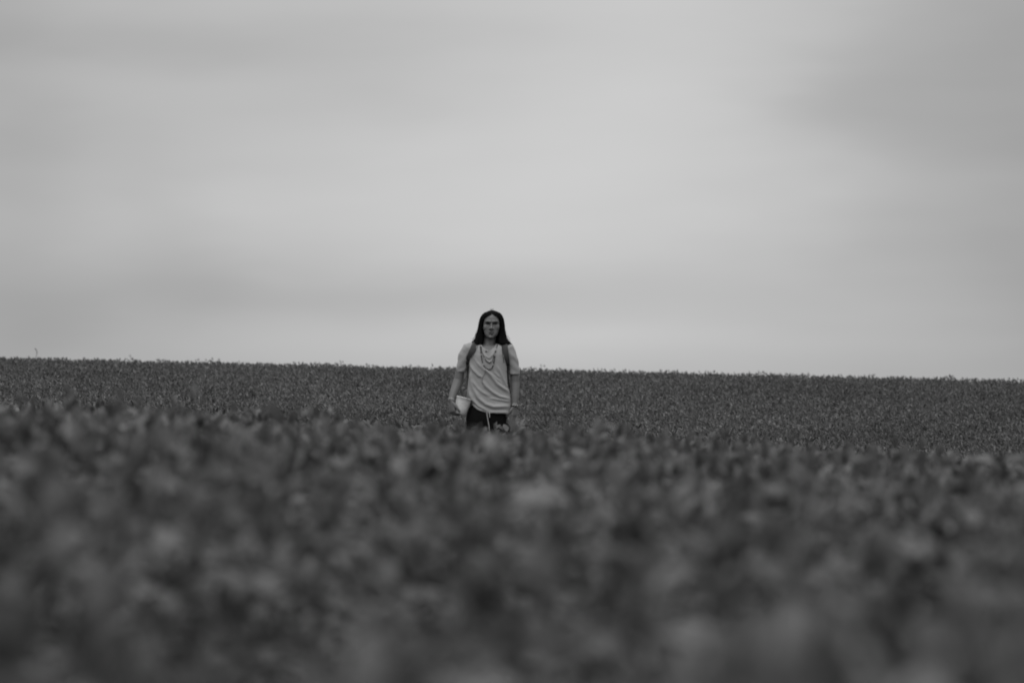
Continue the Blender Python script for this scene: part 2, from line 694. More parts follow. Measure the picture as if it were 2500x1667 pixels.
def standouts():
    D = 131.0
    # lone curved stalk on the skyline, far left
    r = blade([at(87, 874, D), at(90, 866, D), at(90.5, 859, D), at(88, 853, D), at(83.5, 849, D)],
              [.004, .008, .011, .012, .004], 'straw', 'grass_stalk',
              'pale curved stalk rising alone above the skyline at far left', 'grass stalk')
    # bushy sprig on the skyline, far right
    leafy_plant(at(2319, 921, 130), 'leafy sprig standing above the skyline at far right',
                [(.03, 0, 0, .4, .5, .09, .05), (-.04, 0, -.01, 2.8, .4, .09, .05), (0, 0, 0, 1.6, 1.3, .08, .045),
                 (.05, 0, -.03, .1, .1, .08, .05), (-.06, 0, -.03, 3.1, .1, .09, .05)], leaf_mat='leaf_dark')
    leafy_plant(at(1233, 897, 130), 'small sprig poking above the skyline just right of the shoulder',
                [(.02, 0, 0, .5, .7, .08, .045), (-.02, 0, -.01, 2.7, .5, .08, .045), (0, 0, 0, 1.6, 1.4, .07, .04)])
    # dark leaves out of focus on the near crest, left half
    leafy_plant(at(372, 1038, 24), 'dark narrow leaf leaning right on the near crest at left',
                [(0, 0, 0, 0.15, .85, .13, .035)], leaf_mat='leaf_dark')
    leafy_plant(at(690, 1042, 24), 'dark narrow leaf leaning left on the near crest left of the person',
                [(0, 0, 0, 3.1, 1.15, .12, .05), (-.03, 0, .03, 2.9, .6, .08, .04)], leaf_mat='leaf_dark')
    leafy_plant(at(8, 1052, 23), 'dark upright leaf at the left edge of the near crest',
                [(0, 0, 0, 1.8, 1.35, .10, .04)], leaf_mat='leaf_dark')
    # blurred leaf below the person, its highlight put into a paler leaf colour
    leafy_plant(at(1245, 1235, 10.5), 'blurred leaf with a painted pale highlight in the foreground below the person',
                [(0, 0, 0, .35, .25, .13, .085)], leaf_mat='leaf_highlight')
    # plants by the person
    leafy_plant(at(1243, 1056, 47.6), 'broad leafed plant in front of the hanging hand',
                [(.03, -.02, .02, .3, 1.0, .09, .05), (-.02, -.02, .0, 2.0, 1.0, .09, .05), (.06, -.02, -.02, .2, .7, .09, .05),
                 (-.05, -.02, .0, 2.6, .75, .085, .045), (0, -.02, -.03, 5.2, .2, .09, .055)])
    leafy_plant(at(1196, 1062, 47.5), 'short plant with folded leaves in front of the dark trousers',
                [(.04, -.02, .03, .5, .8, .075, .045), (-.04, -.02, .0, 2.6, .4, .08, .05), (0, -.02, 0, 5.0, .3, .08, .05)])
    leafy_plant(at(1262, 1052, 47.9), 'narrow leafed sprig just right of the hanging hand',
                [(.03, 0, .03, .5, 1.1, .09, .03), (.0, 0, .05, 1.6, 1.3, .09, .03), (-.03, 0, .0, 2.4, .9, .08, .035)])
    # right end of the near crest
    leafy_plant(at(2440, 1150, 22), 'round leafed plant standing at the right end of the near crest',
                [(.02, 0, .02, .4, .5, .10, .07), (-.02, 0, .02, 2.7, .4, .10, .07), (0, 0, .03, 4.7, .6, .09, .065)])
    leafy_plant(at(2302, 1145, 24), 'dark upright leaf on the right part of the near crest',
                [(0, 0, 0, 1.6, 1.4, .06, .03)], leaf_mat='leaf_dark')
    leafy_plant(at(1972, 1120, 24), 'dark leaf pair on the near crest right of centre',
                [(0, 0, 0, .3, .9, .09, .03), (-.02, 0, 0, 2.2, .7, .07, .03)], leaf_mat='leaf_dark')


standouts()


# ------------------------------------------------------------------ the person
# local frame: x to the picture's right, y away from the camera, z up; zp() reads the enlarged crop of the photograph
PZ = ground_z(PX, PY)
TOP = 1.75 - PZ


def zp(zx, zy, y=0.0):
    return Vector(((zx - 660) / 1377.0, y, TOP - (zy - 80) / 1377.0))


def zX(zx):
    return (zx - 660) / 1377.0


def zZ(zy):
    return TOP - (zy - 80) / 1377.0


def ellipse(c, a, b, n=36, e=2.2, bf=None):
    """ring in the xy plane; bf is the half depth towards the camera"""
    out = []
    for j in range(n):
        t = 2 * math.pi * j / n
        cx, sy = math.cos(t), math.sin(t)
        px = math.copysign(abs(cx) ** (2 / e), cx)
        py = math.copysign(abs(sy) ** (2 / e), sy)
        dy = (bf if (bf is not None and sy < 0) else b)
        out.append(c + Vector((px * a, py * dy, 0)))
    return out


def hand(g, wrist, aim, palm_n, thumb_side, curl, length=.175, thumb_curl=.5, spread=.10, curls=None):
    """continuous hand: palm, four fingers of different lengths bent at the knuckles, thumb from the side.
    aim: direction wrist -> fingers; palm_n: direction the palm faces; thumb_side: +1/-1 along aim x palm_n"""
    aim = aim.normalized()
    palm_n = (palm_n - aim * palm_n.dot(aim)).normalized()
    side = aim.cross(palm_n).normalized() * thumb_side
    pl = length * .5
    # palm as a flattened loft
    rings = []
    for t, w, th in ((-.12, .024, .018), (.15, .031, .016), (.5, .039, .015), (.85, .040, .013), (1.0, .036, .010)):
        c = wrist + aim * pl * t
        ring = []
        for j in range(14):
            an = 2 * math.pi * j / 14
            ring.append(c + side * math.cos(an) * w + palm_n * math.sin(an) * th)
        rings.append(ring)
    g.loft(rings)
    for i, (off, fl, rr) in enumerate(((.029, .42, .0090), (.010, .47, .0093), (-.010, .43, .0090), (-.028, .34, .0080))):
        c = curls[i] if curls else curl
        base = wrist + aim * pl * .9 + side * off
        dirn = (aim + side * off * spread * 30 / 1.0 * .12).normalized()
        L = length * fl
        pts = [base - dirn * .02, base]
        ang = 0.0
        p = base
        for seg, bend in ((.42, .35), (.32, .45), (.26, .35)):
            ang += c * bend
            dd = (dirn * math.cos(ang) + palm_n * math.sin(ang)).normalized()
            p = p + dd * L * seg
            pts.append(p)
        g.tube(pts, [rr * 1.05, rr * 1.08, rr, rr * .93, rr * .75], n=10, ref=palm_n)
    tb = wrist + aim * pl * .22 + side * .026
    pts = [tb]
    p = tb
    for k, (seg, out, into) in enumerate(((.034, .75, .35), (.032, .45, .5 + thumb_curl * .3), (.026, .15, .6 + thumb_curl))):
        dd = (aim + side * out + palm_n * into * .8).normalized()
        p = p + dd * seg
        pts.append(p)
    g.tube(pts, [.013, .0125, .0108, .0085], n=10, ref=palm_n)
    return p


# --- arm joints
ARM_R = [(410, 545, .0, .043), (356, 625, .005, .040), (322, 720, .012, .039), (300, 800, .02, .037),
         (282, 890, .02, .0385), (262, 960, .0, .0415), (226, 1050, -.045, .034), (201, 1128, -.082, .0255)]
ARM_L = [(848, 550, .0, .043), (893, 640, .005, .041), (928, 740, .012, .040), (938, 830, .02, .0365),
         (938, 920, .02, .037), (940, 1000, .005, .0365), (938, 1090, -.015, .032), (934, 1180, -.03, .0255)]
WR = zp(200, 1136, -.085)
WL = zp(933, 1190, -.032)


def build_head_geo(g):
    H = TOP - 1.75
    rows = [  # z, half width, front, back
        (1.510, .016, -.074, -.040), (1.516, .028, -.083, -.02), (1.528, .040, -.090, .005), (1.545, .052, -.092, .030),
        (1.565, .0615, -.091, .055), (1.59, .0675, -.089, .078), (1.615, .072, -.088, .090), (1.64, .0735, -.089, .097),
        (1.665, .0735, -.090, .100), (1.69, .070, -.084, .098), (1.71, .062, -.070, .088), (1.727, .047, -.048, .068),
        (1.738, .028, -.024, .042), (1.743, .008, -.002, .015)]
    rings = []
    for z, w, f, b in rows:
        z += H
        cy = (f + b) / 2
        rings.append(ellipse(Vector((0, cy, z)), w, (b - f) / 2, n=32, e=2.35))
    g.loft(rings)
    q = lambda x, y, z: Vector((x, y, z + H))
    # nose
    g.tube([q(0, -.082, 1.648), q(0, -.090, 1.63), q(0, -.098, 1.612), q(0, -.104, 1.597)], [.007, .0075, .0095, .0125], n=10)
    for s in (-1, 1):
        g.ball(q(s * .0125, -.094, 1.592), (.0095, .011, .008))
        g.ball(q(s * .040, -.0500, 1.606), (.029, .029, .034))          # cheekbone
        g.ball(q(s * .078, .012, 1.612), (.007, .018, .030))           # ear
        g.tube([q(s * .010, -.088, 1.652), q(s * .030, -.086, 1.656), q(s * .050, -.070, 1.652)], [.010, .010, .008], n=10)
        g.ball(q(s * .041, -.012, 1.548), (.016, .034, .022))            # jaw corner
    # lips
    g.tube([q(-.024, -.086, 1.563), q(-.010, -.095, 1.568), q(0, -.0965, 1.567), q(.010, -.095, 1.568), q(.024, -.086, 1.563)],
           [.003, .0052, .0055, .0052, .003], n=8)
    g.tube([q(-.021, -.086, 1.558), q(0, -.095, 1.555), q(.021, -.086, 1.558)], [.003, .0065, .003], n=8)
    g.ball(q(0, -.080, 1.525), (.021, .017, .014))                     # chin


def build_person():
    root = empty('person', (PX, PY, PZ))
    tag(root, 'person with long black hair, pale tee and dark trousers, standing hip deep in crop', 'person')
    g = Geo()
    build_head_geo(g)
    # neck
    g.tube([zp(652, 350, .03), zp(648, 430, .025), zp(643, 480, .018), zp(640, 530, .012)], [.050, .051, .054, .062], n=24, flat=1.0)
    # torso under the shirt
    rows = [(478, 560, 725, .05), (495, 490, 800, .07), (530, 420, 850, .09), (600, 405, 850, .105), (700, 410, 845, .11),
            (800, 415, 835, .105), (900, 420, 830, .10), (1000, 415, 840, .10), (1100, 405, 850, .105), (1230, 400, 855, .11),
            (1330, 410, 845, .105)]
    g.loft([ellipse(Vector(((zX(a) + zX(b)) / 2, .01, zZ(zy))), (zX(b) - zX(a)) / 2, d, n=32, e=2.4) for zy, a, b, d in rows][::-1])
    for arm in (ARM_R, ARM_L):
        g.tube([zp(a, b, c) for a, b, c, _ in arm], [q[3] for q in arm], n=18)
    # shoulders
    g.tube([zp(490, 535, .01), zp(415, 545, .005)], [.045, .042], n=16)
    g.tube([zp(790, 535, .01), zp(845, 550, .005)], [.045, .042], n=16)
    # legs and feet
    for s in (-1, 1):
        cx = -.022 + s * .088
        g.tube([Vector((cx, .01, .84)), Vector((cx + s * .008, .0, .66)), Vector((cx + s * .012, -.005, .48)),
                Vector((cx + s * .012, .005, .34)), Vector((cx + s * .012, .015, .09))], [.088, .074, .056, .052, .036], n=18)
        g.tube([Vector((cx + s * .012, .03, .045)), Vector((cx + s * .02, -.06, .04)), Vector((cx + s * .025, -.15, .028))],
               [.036, .038, .032], n=14)
    # hands
    hand(g, WR, Vector((.10, -.12, -1)), Vector((.78, .58, .0)), 1, 1.75, length=.19, thumb_curl=.1)
    hand(g, WL, Vector((-.02, -.10, -1)), Vector((-.7, .55, 0)), -1, .62)
    me = remesh(g, .0034, smooth=4, fac=.5)
    co, no = coords(me), normals(me)
    H = TOP - 1.75
    X, Y, Z = co[:, 0], co[:, 1], co[:, 2] - H
    front = (Y < -.03) & (Z > 1.50)

    def push(cx, cz, sx, sz, amp):
        w = np.exp(-((X - cx) / sx) ** 2 - ((Z - cz) / sz) ** 2) * front * amp
        co[:, 1] += w
    for s in (-1, 1):
        push(s * .030, 1.6345, .019, .0110, .0145)      # eye socket
        push(s * .030, 1.622, .010, .004, -.002)       # lower lid
        push(s * .014, 1.628, .006, .010, .006)        # beside the nose bridge
        push(s * .036, 1.570, .012, .016, .002)        # cheek hollow
        push(s * .006, 1.587, .0035, .003, .006)       # nostril
    push(0, 1.5615, .024, .0026, .007)                 # mouth line
    push(0, 1.5425, .016, .006, .006)                  # under the lower lip
    push(0, 1.579, .004, .006, .002)                   # philtrum
    set_coords(me, co)
    # slight tilt of the head
    roll = R(-2.5)
    cz = 1.50 + H
    w = np.clip((co[:, 2] - cz) / .05, 0, 1)
    dz = co[:, 2] - cz
    co2 = co.copy()
    co2[:, 0] = co[:, 0] + w * math.sin(-roll) * dz * .9
    set_coords(me, co2)
    me.materials.append(M['skin'])
    me.materials.append(M['lip'])
    pc = np.empty(len(me.polygons) * 3)
    me.polygons.foreach_get('center', pc)
    pc = pc.reshape(-1, 3)
    zz = pc[:, 2] - H
    xx = pc[:, 0] - math.sin(-roll) * np.clip(pc[:, 2] - cz, 0, 1) * .9
    lip = (np.abs(xx) < .0245) & (pc[:, 1] < -.08) & (np.abs(zz - 1.5615 - .0015 * np.cos(xx * 180)) < .0085 * np.sqrt(np.clip(1 - (xx / .0255) ** 2, 0, 1)))
    me.polygons.foreach_set('material_index', lip.astype(np.int32))
    me.polygons.foreach_set('use_smooth', [True] * len(me.polygons))
    body = bpy.data.objects.new('body', me)
    COL.objects.link(body)
    body.parent = root

    def hx(x, z):       # x on the tilted head
        return x + math.sin(-roll) * (z - 1.50) * .9
    # eyes, brows
    for s in (-1, 1):
        e = Geo()
        e.ball((hx(s * .030, 1.634), -.0655, 1.634 + H), .0120, n=20, m=14)
        eo = e.obj('eye', M['eye'], root)
        i = Geo()
        i.ball((hx(s * .030, 1.634), -.0725, 1.634 + H), (.0058, .0058, .0058), n=16, m=10)
        i.obj('iris', M['iris'], eo)
        # eyelid line (lashes)
        l = Geo()
        l.tube([(hx(s * .016, 1.634), -.0735, 1.634 + H), (hx(s * .030, 1.64), -.0780, 1.6385 + H), (hx(s * .046, 1.636), -.0690, 1.6355 + H)],
               [.0022, .0038, .0026], n=8)
        l.obj('eyelashes', M['brow'], eo)
        b = Geo()
        b.tube([(hx(s * .011, 1.6450), -.0955, 1.6445 + H), (hx(s * .024, 1.65), -.0958, 1.6485 + H), (hx(s * .040, 1.652), -.0880, 1.6520 + H),
                (hx(s * .053, 1.650), -.0745, 1.6480 + H)], [.0032, .0046, .0040, .0018], n=8, flat=.6)
        b.obj('eyebrow', M['brow'], root)
    st = Geo()
    st.tube([(hx(-.003, 1.545), -.0945, 1.541 + H), (hx(-.003, 1.53), -.0975, 1.520 + H)], .0022, n=8)
    o = st.obj('chin_mark', M['straw'], root)  # thin pale upright bar on the chin
    gt = Geo()
    gt.ball((hx(0.003, 1.54), -.090, 1.5405 + H), (.010, .005, .0035), n=10, m=6)
    gt.obj('chin_hair', M['brow'], root)
    return root, body


def fold_field(X, Z):
    """cloth folds of the shirt front, traced in the photograph's crop (zx, zy), as raised ridges and valleys"""
    zx = X * 1377 + 660
    zy = 80 + (TOP - Z) * 1377
    ridges = [
        ([(418, 700), (455, 770), (510, 830), (570, 868)], 13, .010),
        ([(470, 640), (520, 720), (560, 760), (600, 800)], 9, .005),
        ([(600, 775), (670, 850), (730, 930), (800, 985), (862, 1030)], 15, .012),
        ([(520, 700), (620, 790), (700, 850), (790, 930)], 10, .006),
        ([(560, 890), (600, 960), (680, 1030), (760, 1080), (885, 1112)], 14, .012),
        ([(450, 900), (500, 980), (560, 1030), (640, 1075)], 13, .007),
        ([(400, 1010), (440, 1110), (520, 1190), (620, 1245)], 14, .010),
        ([(475, 1010), (520, 1100), (600, 1170), (690, 1200), (860, 1195)], 17, .013),
        ([(660, 1100), (740, 1115), (820, 1130), (885, 1140)], 10, .007),
        ([(420, 800), (430, 900), (450, 990)], 13, .006),
        ([(730, 730), (770, 800), (800, 870), (840, 960)], 12, .007),
        ([(640, 1262), (740, 1262), (870, 1265)], 12, .006),
        ([(540, 560), (590, 610), (640, 640), (680, 600), (700, 550)], 9, .006),
        ([(550, 600), (600, 660), (650, 690), (700, 650)], 9, .006),
        ([(590, 520), (625, 560), (660, 520)], 8, .004),
        ([(700, 800), (740, 840), (760, 860)], 9, .006),
        ([(455, 1180), (520, 1235), (560, 1250)], 8, .007),
    ]
    out = np.zeros_like(X)
    for pts, wd, amp in ridges:
        best = np.full_like(X, 1e9)
        bt = np.zeros_like(X)
        n = len(pts) - 1
        for i in range(n):
            ax, ay = pts[i]
            bx, by = pts[i + 1]
            dx, dy = bx - ax, by - ay
            t = np.clip(((zx - ax) * dx + (zy - ay) * dy) / (dx * dx + dy * dy), 0, 1)
            d = np.hypot(zx - ax - t * dx, zy - ay - t * dy)
            upd = d < best
            best = np.where(upd, d, best)
            bt = np.where(upd, (i + t) / n, bt)
        taper = np.clip(np.minimum(bt * 4 + .35, (1 - bt) * 4 + .35), 0, 1)
        out += amp * taper * (np.exp(-(best / (wd * 1.25)) ** 2) * 1.2 - .35 * np.exp(-(best / (wd * 2.8)) ** 2))
    return out


SHIRT_BVH = None


def build_shirt(root):
    global SHIRT_BVH
    g = Geo()
    rows = [(468, 560, 722, .06), (478, 500, 790, .075), (500, 430, 845, .092), (540, 405, 862, .108), (600, 398, 862, .120),
            (700, 402, 850, .126), (800, 404, 848, .126), (900, 396, 862, .124), (1000, 386, 878, .124), (1080, 388, 890, .126),
            (1150, 408, 898, .130), (1210, 425, 898, .133), (1310, 440, 888, .135)]
    g.loft([ellipse(Vector(((zX(a) + zX(b)) / 2, .01, zZ(zy))), (zX(b) - zX(a)) / 2, d, n=40, e=2.5) for zy, a, b, d in rows][::-1])
    SR = [(470, 528, .01, .060), (396, 536, .006, .060), (350, 620, .005, .053), (331, 712, .012, .047), (306, 830, .02, .0405)]
    SL = [(800, 530, .01, .060), (858, 540, .006, .0585), (892, 620, .005, .053), (922, 715, .012, .048), (942, 855, .02, .0455)]
    for S in (SR, SL):
        g.tube([zp(a, b, c) for a, b, c, _ in S], [q[3] for q in S], n=24, round_ends=False)
    me = remesh(g, .0042, smooth=4, fac=.6)
    co, no = coords(me), normals(me)
    f = fold_field(co[:, 0], co[:, 2])
    wf = np.clip(-no[:, 1] * 1.6, 0, 1)
    zx = co[:, 0] * 1377 + 660
    zy = 80 + (TOP - co[:, 2]) * 1377
    on_sleeve = ((zx < 392) | (zx > 868)) & (zy < 860)
    wf = np.where(on_sleeve, 0, wf)
    nz = np.array([noise.noise(Vector((a * 9, b * 9, c * 6))) * .6 + noise.noise(Vector((a * 24 + c * 14, b * 20, c * 20))) * .4 for a, b, c in co])
    # drag folds on the sleeves
    sl = np.where(on_sleeve, .0022 * np.sin((co[:, 2] * 75 + np.abs(co[:, 0]) * 60) + nz * 3), 0)
    co += no * ((f * 1.35 * wf) + nz * .004 + sl)[:, None]
    set_coords(me, co)
    # openings: neckline, hem, sleeve ends
    bm = bmesh.new()
    bm.from_mesh(me)
    for _ in range(3):
        bmesh.ops.smooth_vert(bm, verts=bm.verts, factor=.5, use_axis_x=True, use_axis_y=True, use_axis_z=True)
    dele = []
    for fc in bm.faces:
        c = fc.calc_center_median()
        x = c.x * 1377 + 660
        y = 80 + (TOP - c.z) * 1377
        kill = False
        if 380 < x < 905:
            hem = np.interp(x, [380, 440, 500, 560, 640, 750, 860, 905], [1165, 1205, 1232, 1255, 1272, 1279, 1284, 1280])
            if c.y > .02:
                hem = 1285
            if y > hem:
                kill = True
            neck = np.interp(x, [540, 560, 600, 638, 680, 712, 730], [440, 500, 532, 548, 530, 496, 440])
            if 540 < x < 730 and y < neck and c.y < .03:
                kill = True
            if 540 < x < 730 and c.y >= .03 and y < 474:
                kill = True
            if abs(x - 640) < 82 and -.055 < c.y < .085 and y < 480:
                kill = True
        if x <= 380 and y > 794 + (x - 300) * .05:
            kill = True
        if x >= 905 - 25 and x > 868 and y > 822 - (x - 940) * .05 and y < 990 and x > 885:
            kill = True
        if kill:
            dele.append(fc)
    bmesh.ops.delete(bm, geom=dele, context='FACES')
    # keep the largest island only
    seen, best = set(), []
    for v in bm.verts:
        if v in seen:
            continue
        stackv, isl = [v], []
        seen.add(v)
        while stackv:
            q = stackv.pop()
            isl.append(q)
            for e in q.link_edges:
                w = e.other_vert(q)
                if w not in seen:
                    seen.add(w)
                    stackv.append(w)
        if len(isl) > len(best):
            best = isl
    bs = set(best)
    bmesh.ops.delete(bm, geom=[v for v in bm.verts if v not in bs], context='VERTS')
    # even out the cut edges
    for _ in range(6):
        bv = [v for v in bm.verts if any(e.is_boundary for e in v.link_edges)]
        newp = {}
        for v in bv:
            nb = [e.other_vert(v).co for e in v.link_edges if e.is_boundary]
            if len(nb) == 2:
                newp[v] = (v.co * 2 + nb[0] + nb[1]) / 4
        for v, p_ in newp.items():
            v.co = p_
    bm.to_mesh(me)
    SHIRT_BVH = BVHTree.FromBMesh(bm)
    bm.free()
    me.materials.clear()
    me.materials.append(M['shirt'])
    me.polygons.foreach_set('use_smooth', [True] * len(me.polygons))
    o = bpy.data.objects.new('t_shirt', me)
    COL.objects.link(o)
    o.parent = root
    md = o.modifiers.new('thickness', 'SOLIDIFY')
    md.thickness = .003
    md.offset = -1
    # rolled hem bands on sleeves
    return o


def front_y(x, z, default=-.13):
    h = SHIRT_BVH.ray_cast(Vector((x, -1, z)), Vector((0, 1, 0)))
    return h[0].y if h[0] is not None else default


def on_front(zx, zy, off=.004, default=-.12):
    x, z = zX(zx), zZ(zy)
    return Vector((x, front_y(x, z, default) - off, z))


def build_trousers(root):
    g = Geo()
    rows = [(1180, 405, 880, .118), (1250, 392, 868, .124), (1290, 378, 860, .126), (1350, 372, 856, .126), (1430, 385, 850, .120), (1480, 400, 845, .11)]
    g.loft([ellipse(Vector(((zX(a) + zX(b)) / 2, .01, zZ(zy))), (zX(b) - zX(a)) / 2, d, n=36, e=2.5) for zy, a, b, d in rows][::-1])
    for s in (-1, 1):
        cx = -.022 + s * .088
        g.tube([Vector((cx, .01, .80)), Vector((cx + s * .01, .0, .66)), Vector((cx + s * .014, -.005, .48)),
                Vector((cx + s * .014, .005, .30)), Vector((cx + s * .014, .015, .10))], [.096, .09, .075, .066, .058], n=20, round_ends=False)
    me = remesh(g, .008, smooth=3)
    co, no = coords(me), normals(me)
    nz = np.array([noise.noise(Vector((a * 12, b * 12, c * 9))) for a, b, c in co])
    set_coords(me, co + no * (nz * .006)[:, None])
    me.materials.append(M['pants'])
    me.polygons.foreach_set('use_smooth', [True] * len(me.polygons))
    o = bpy.data.objects.new('trousers', me)
    COL.objects.link(o)
    o.parent = root
    for a in ([(612, 1268), (618, 1310), (628, 1360), (640, 1430), (643, 1470)], [(642, 1268), (646, 1300), (645, 1322)]):
        c = Geo()
        c.tube([zp(x, y, -.132 - .0 * i) for i, (x, y) in enumerate(a)], .0032, n=8)
        c.obj('drawstring', M['cord'], o)
    for s in (-1, 1):
        cx = -.022 + s * .088 + s * .012
        sh = Geo()
        rings = []
        for y, w, h in ((.085, .028, .05), (.06, .042, .09), (.0, .046, .095), (-.06, .05, .07), (-.12, .05, .05), (-.165, .035, .035)):
            rings.append([Vector((cx + math.cos(t) * w, y, max(0.0, h / 2 + math.sin(t) * h / 2))) for t in [2 * math.pi * j / 16 for j in range(16)]])
        sh.loft(rings)
        sh.obj('shoe', M['shoe'], root)
    return o


def build_hair(root):
    H = TOP - 1.75
    cxf = lambda z: math.sin(R(2.5)) * max(0, z - 1.50) * .9
    # z, outer half width, inner (face) half width, front y, back y
    rows = [(1.748, .020, .0, -.030, .050), (1.742, .036, .0, -.048, .074), (1.733, .054, .0, -.064, .092), (1.722, .069, .002, -.078, .104),
            (1.710, .080, .014, -.088, .112), (1.695, .089, .040, -.092, .118), (1.675, .097, .057, -.088, .121), (1.65, .103, .066, -.080, .122),
            (1.62, .108, .0715, -.074, .120), (1.59, .1115, .0730, -.070, .116), (1.56, .116, .0700, -.068, .110), (1.535, .122, .066, -.068, .106),
            (1.515, .130, .0625, -.070, .104), (1.495, .144, .060, -.074, .106), (1.480, .160, .060, -.078, .110), (1.468, .168, .0635, -.080, .114)]
    nu = 88

    def section(row, u):
        """u from 0 (picture-left inner front edge) round the back to 1 (right inner front edge)"""
        z, w, wi, yf, yb = row
        cy = (yf + yb) / 2 + .01
        ry = (yb - yf) / 2
        # angle measured from the front; inner edge starts at the angle where |x| = wi
        a0 = math.asin(min(.98, wi / w)) if w > 0 else 0
        a = a0 + u * (2 * math.pi - 2 * a0)
        sx, cy_ = math.sin(a), math.cos(a)
        e = 2 / 2.3
        x = -math.copysign(abs(sx) ** e, sx) * w
        y = cy - math.copysign(abs(cy_) ** e, cy_) * ry
        return Vector((x + cxf(z), y, z + H))
    V, Fc = [], []
    for row in rows:
        for i in range(nu):
            u = i / (nu - 1)
            p_ = section(row, u)
            gr = .0022 * math.sin(u * 150 + 3 * noise.noise(Vector((u * 12, row[0] * 4, 0)))) + .0025 * noise.noise(Vector((u * 40, row[0] * 3, 5)))
            ctr = Vector((cxf(row[0]), .02, p_.z))
            dv = (p_ - ctr)
            if dv.length > 1e-5:
                p_ = p_ + dv.normalized() * gr
            V.append(p_)
    for r_ in range(len(rows) - 1):
        for i in range(nu - 1):
            a = r_ * nu + i
            Fc.append((a, a + 1, a + nu + 1, a + nu))
    ci = len(V)
    V.append(Vector((cxf(1.752), .01, 1.7525 + H)))
    for i in range(nu - 1):
        Fc.append((ci, i + 1, i))
    o = mesh_obj('hair', V, Fc, M['hair'], root)
    sol = o.modifiers.new('thickness', 'SOLIDIFY')
    sol.thickness = .016
    sol.offset = -1
    fix_normals(o.data)
    # loose locks over the shell and the lengths that fall down the back
    S = Geo()
    rows2 = rows
    for k in range(700):
        u = random.random() ** 1.0
        if k < 190:
            u = random.uniform(0, .22) if k % 2 else random.uniform(.78, 1.0)
        off = rv(.0, .0045)
        start = random.randint(2, 5)
        pts = []
        wob = rv(-.006, .006)
        for j in range(start, len(rows2)):
            p_ = section(rows2[j], min(1, max(0, u + wob * (j - start) / 8)))
            dv = (p_ - Vector((cxf(rows2[j][0]), .02, p_.z))).normalized()
            pts.append(p_ + dv * off)
        last = pts[-1]
        if .3 < u < .7:
            for q in range(5):
                last = last + Vector((rv(-.004, .004), rv(.004, .01), -.05))
                pts.append(last)
        else:
            pts.append(last + Vector((rv(-.006, .012) * (1 if last.x > 0 else -1), rv(-.004, .004), -rv(.0, .014))))
        S.tube(pts, [.0015] * (len(pts) - 1) + [.0006], n=4, round_ends=False)
    # flyaways
    for k in range(44):
        sgn = 1 if random.random() < .6 else -1
        z0 = rv(1.49, 1.60)
        w0 = np.interp(z0, [r_[0] for r_ in rows[::-1]], [r_[1] for r_ in rows[::-1]])
        a = Vector((sgn * w0, rv(-.02, .06), z0 + H))
        b = a + Vector((sgn * rv(.008, .025), 0, -rv(.04, .07)))
        c = b + Vector((sgn * rv(.0, .035), 0, -rv(.02, .05)))
        S.tube([a, (a + b) / 2 + Vector((sgn * .004, 0, 0)), b, c], [.0012, .0012, .001, .0005], n=3, round_ends=False)
    for k in range(7):
        a = Vector((rv(-.006, .02), rv(-.02, .05), 1.750 + H - .003))
        S.tube([a, a + Vector((rv(-.01, .01), 0, .012)), a + Vector((rv(-.02, .02), 0, rv(.012, .022)))], [.0009, .0008, .0004], n=3, round_ends=False)
    S.obj('lock', M['hair'], o)
    return o


def necklace(root, path, name, r, mats, pattern, smooth_n=60, off=.006):
    P = [on_front(x, y, off) if y > 500 else Vector((zX(x), yy, zZ(y))) for (x, y, yy) in path]
    # resample
    seg = [0]
    for a, b in zip(P, P[1:]):
        seg.append(seg[-1] + (b - a).length)
    n = int(seg[-1] / (2.1 * r))
    root_o = None
    gd, gl = Geo(), Geo()
    for i in range(n):
        d = seg[-1] * i / n
        k = max(j for j in range(len(seg)) if seg[j] <= d)
        t = (d - seg[k]) / max(1e-6, seg[min(k + 1, len(seg) - 1)] - seg[k])
        p_ = P[k].lerp(P[min(k + 1, len(P) - 1)], t)
        if p_.z < zZ(505):
            p_.y = front_y(p_.x, p_.z) - r * .9
        (gl if pattern(i, n) else gd).ball(p_, (r, r, r * 1.15), n=8, m=6)
    nd = len(gd.f)
    off_ = len(gd.v)
    o = mesh_obj(name, gd.v + gl.v, gd.f + [tuple(i + off_ for i in f) for f in gl.f], mats[0], root)
    o.data.materials.append(mats[1])
    for k, pg in enumerate(o.data.polygons):
        pg.material_index = 0 if k < nd else 1
    o['kind'] = 'stuff'
    return o


def bracelet(root, centre, axis, radius, r, mat, name='bracelet'):
    axis = axis.normalized()
    u = axis.orthogonal().normalized()
    w = axis.cross(u)
    g = Geo()
    n = 20
    pts = [centre + (u * math.cos(2 * math.pi * j / n) + w * math.sin(2 * math.pi * j / n)) * radius for j in range(n)]
    m = 8
    rings = []
    for j in range(n):
        rad = (pts[j] - centre).normalized()
        rings.append([pts[j] + rad * math.cos(2 * math.pi * q / m) * r * .7 + axis * math.sin(2 * math.pi * q / m) * r for q in range(m)])
    rings.append(rings[0])
    g.loft(rings, cap=False)
    return g.obj(name, mat, root)


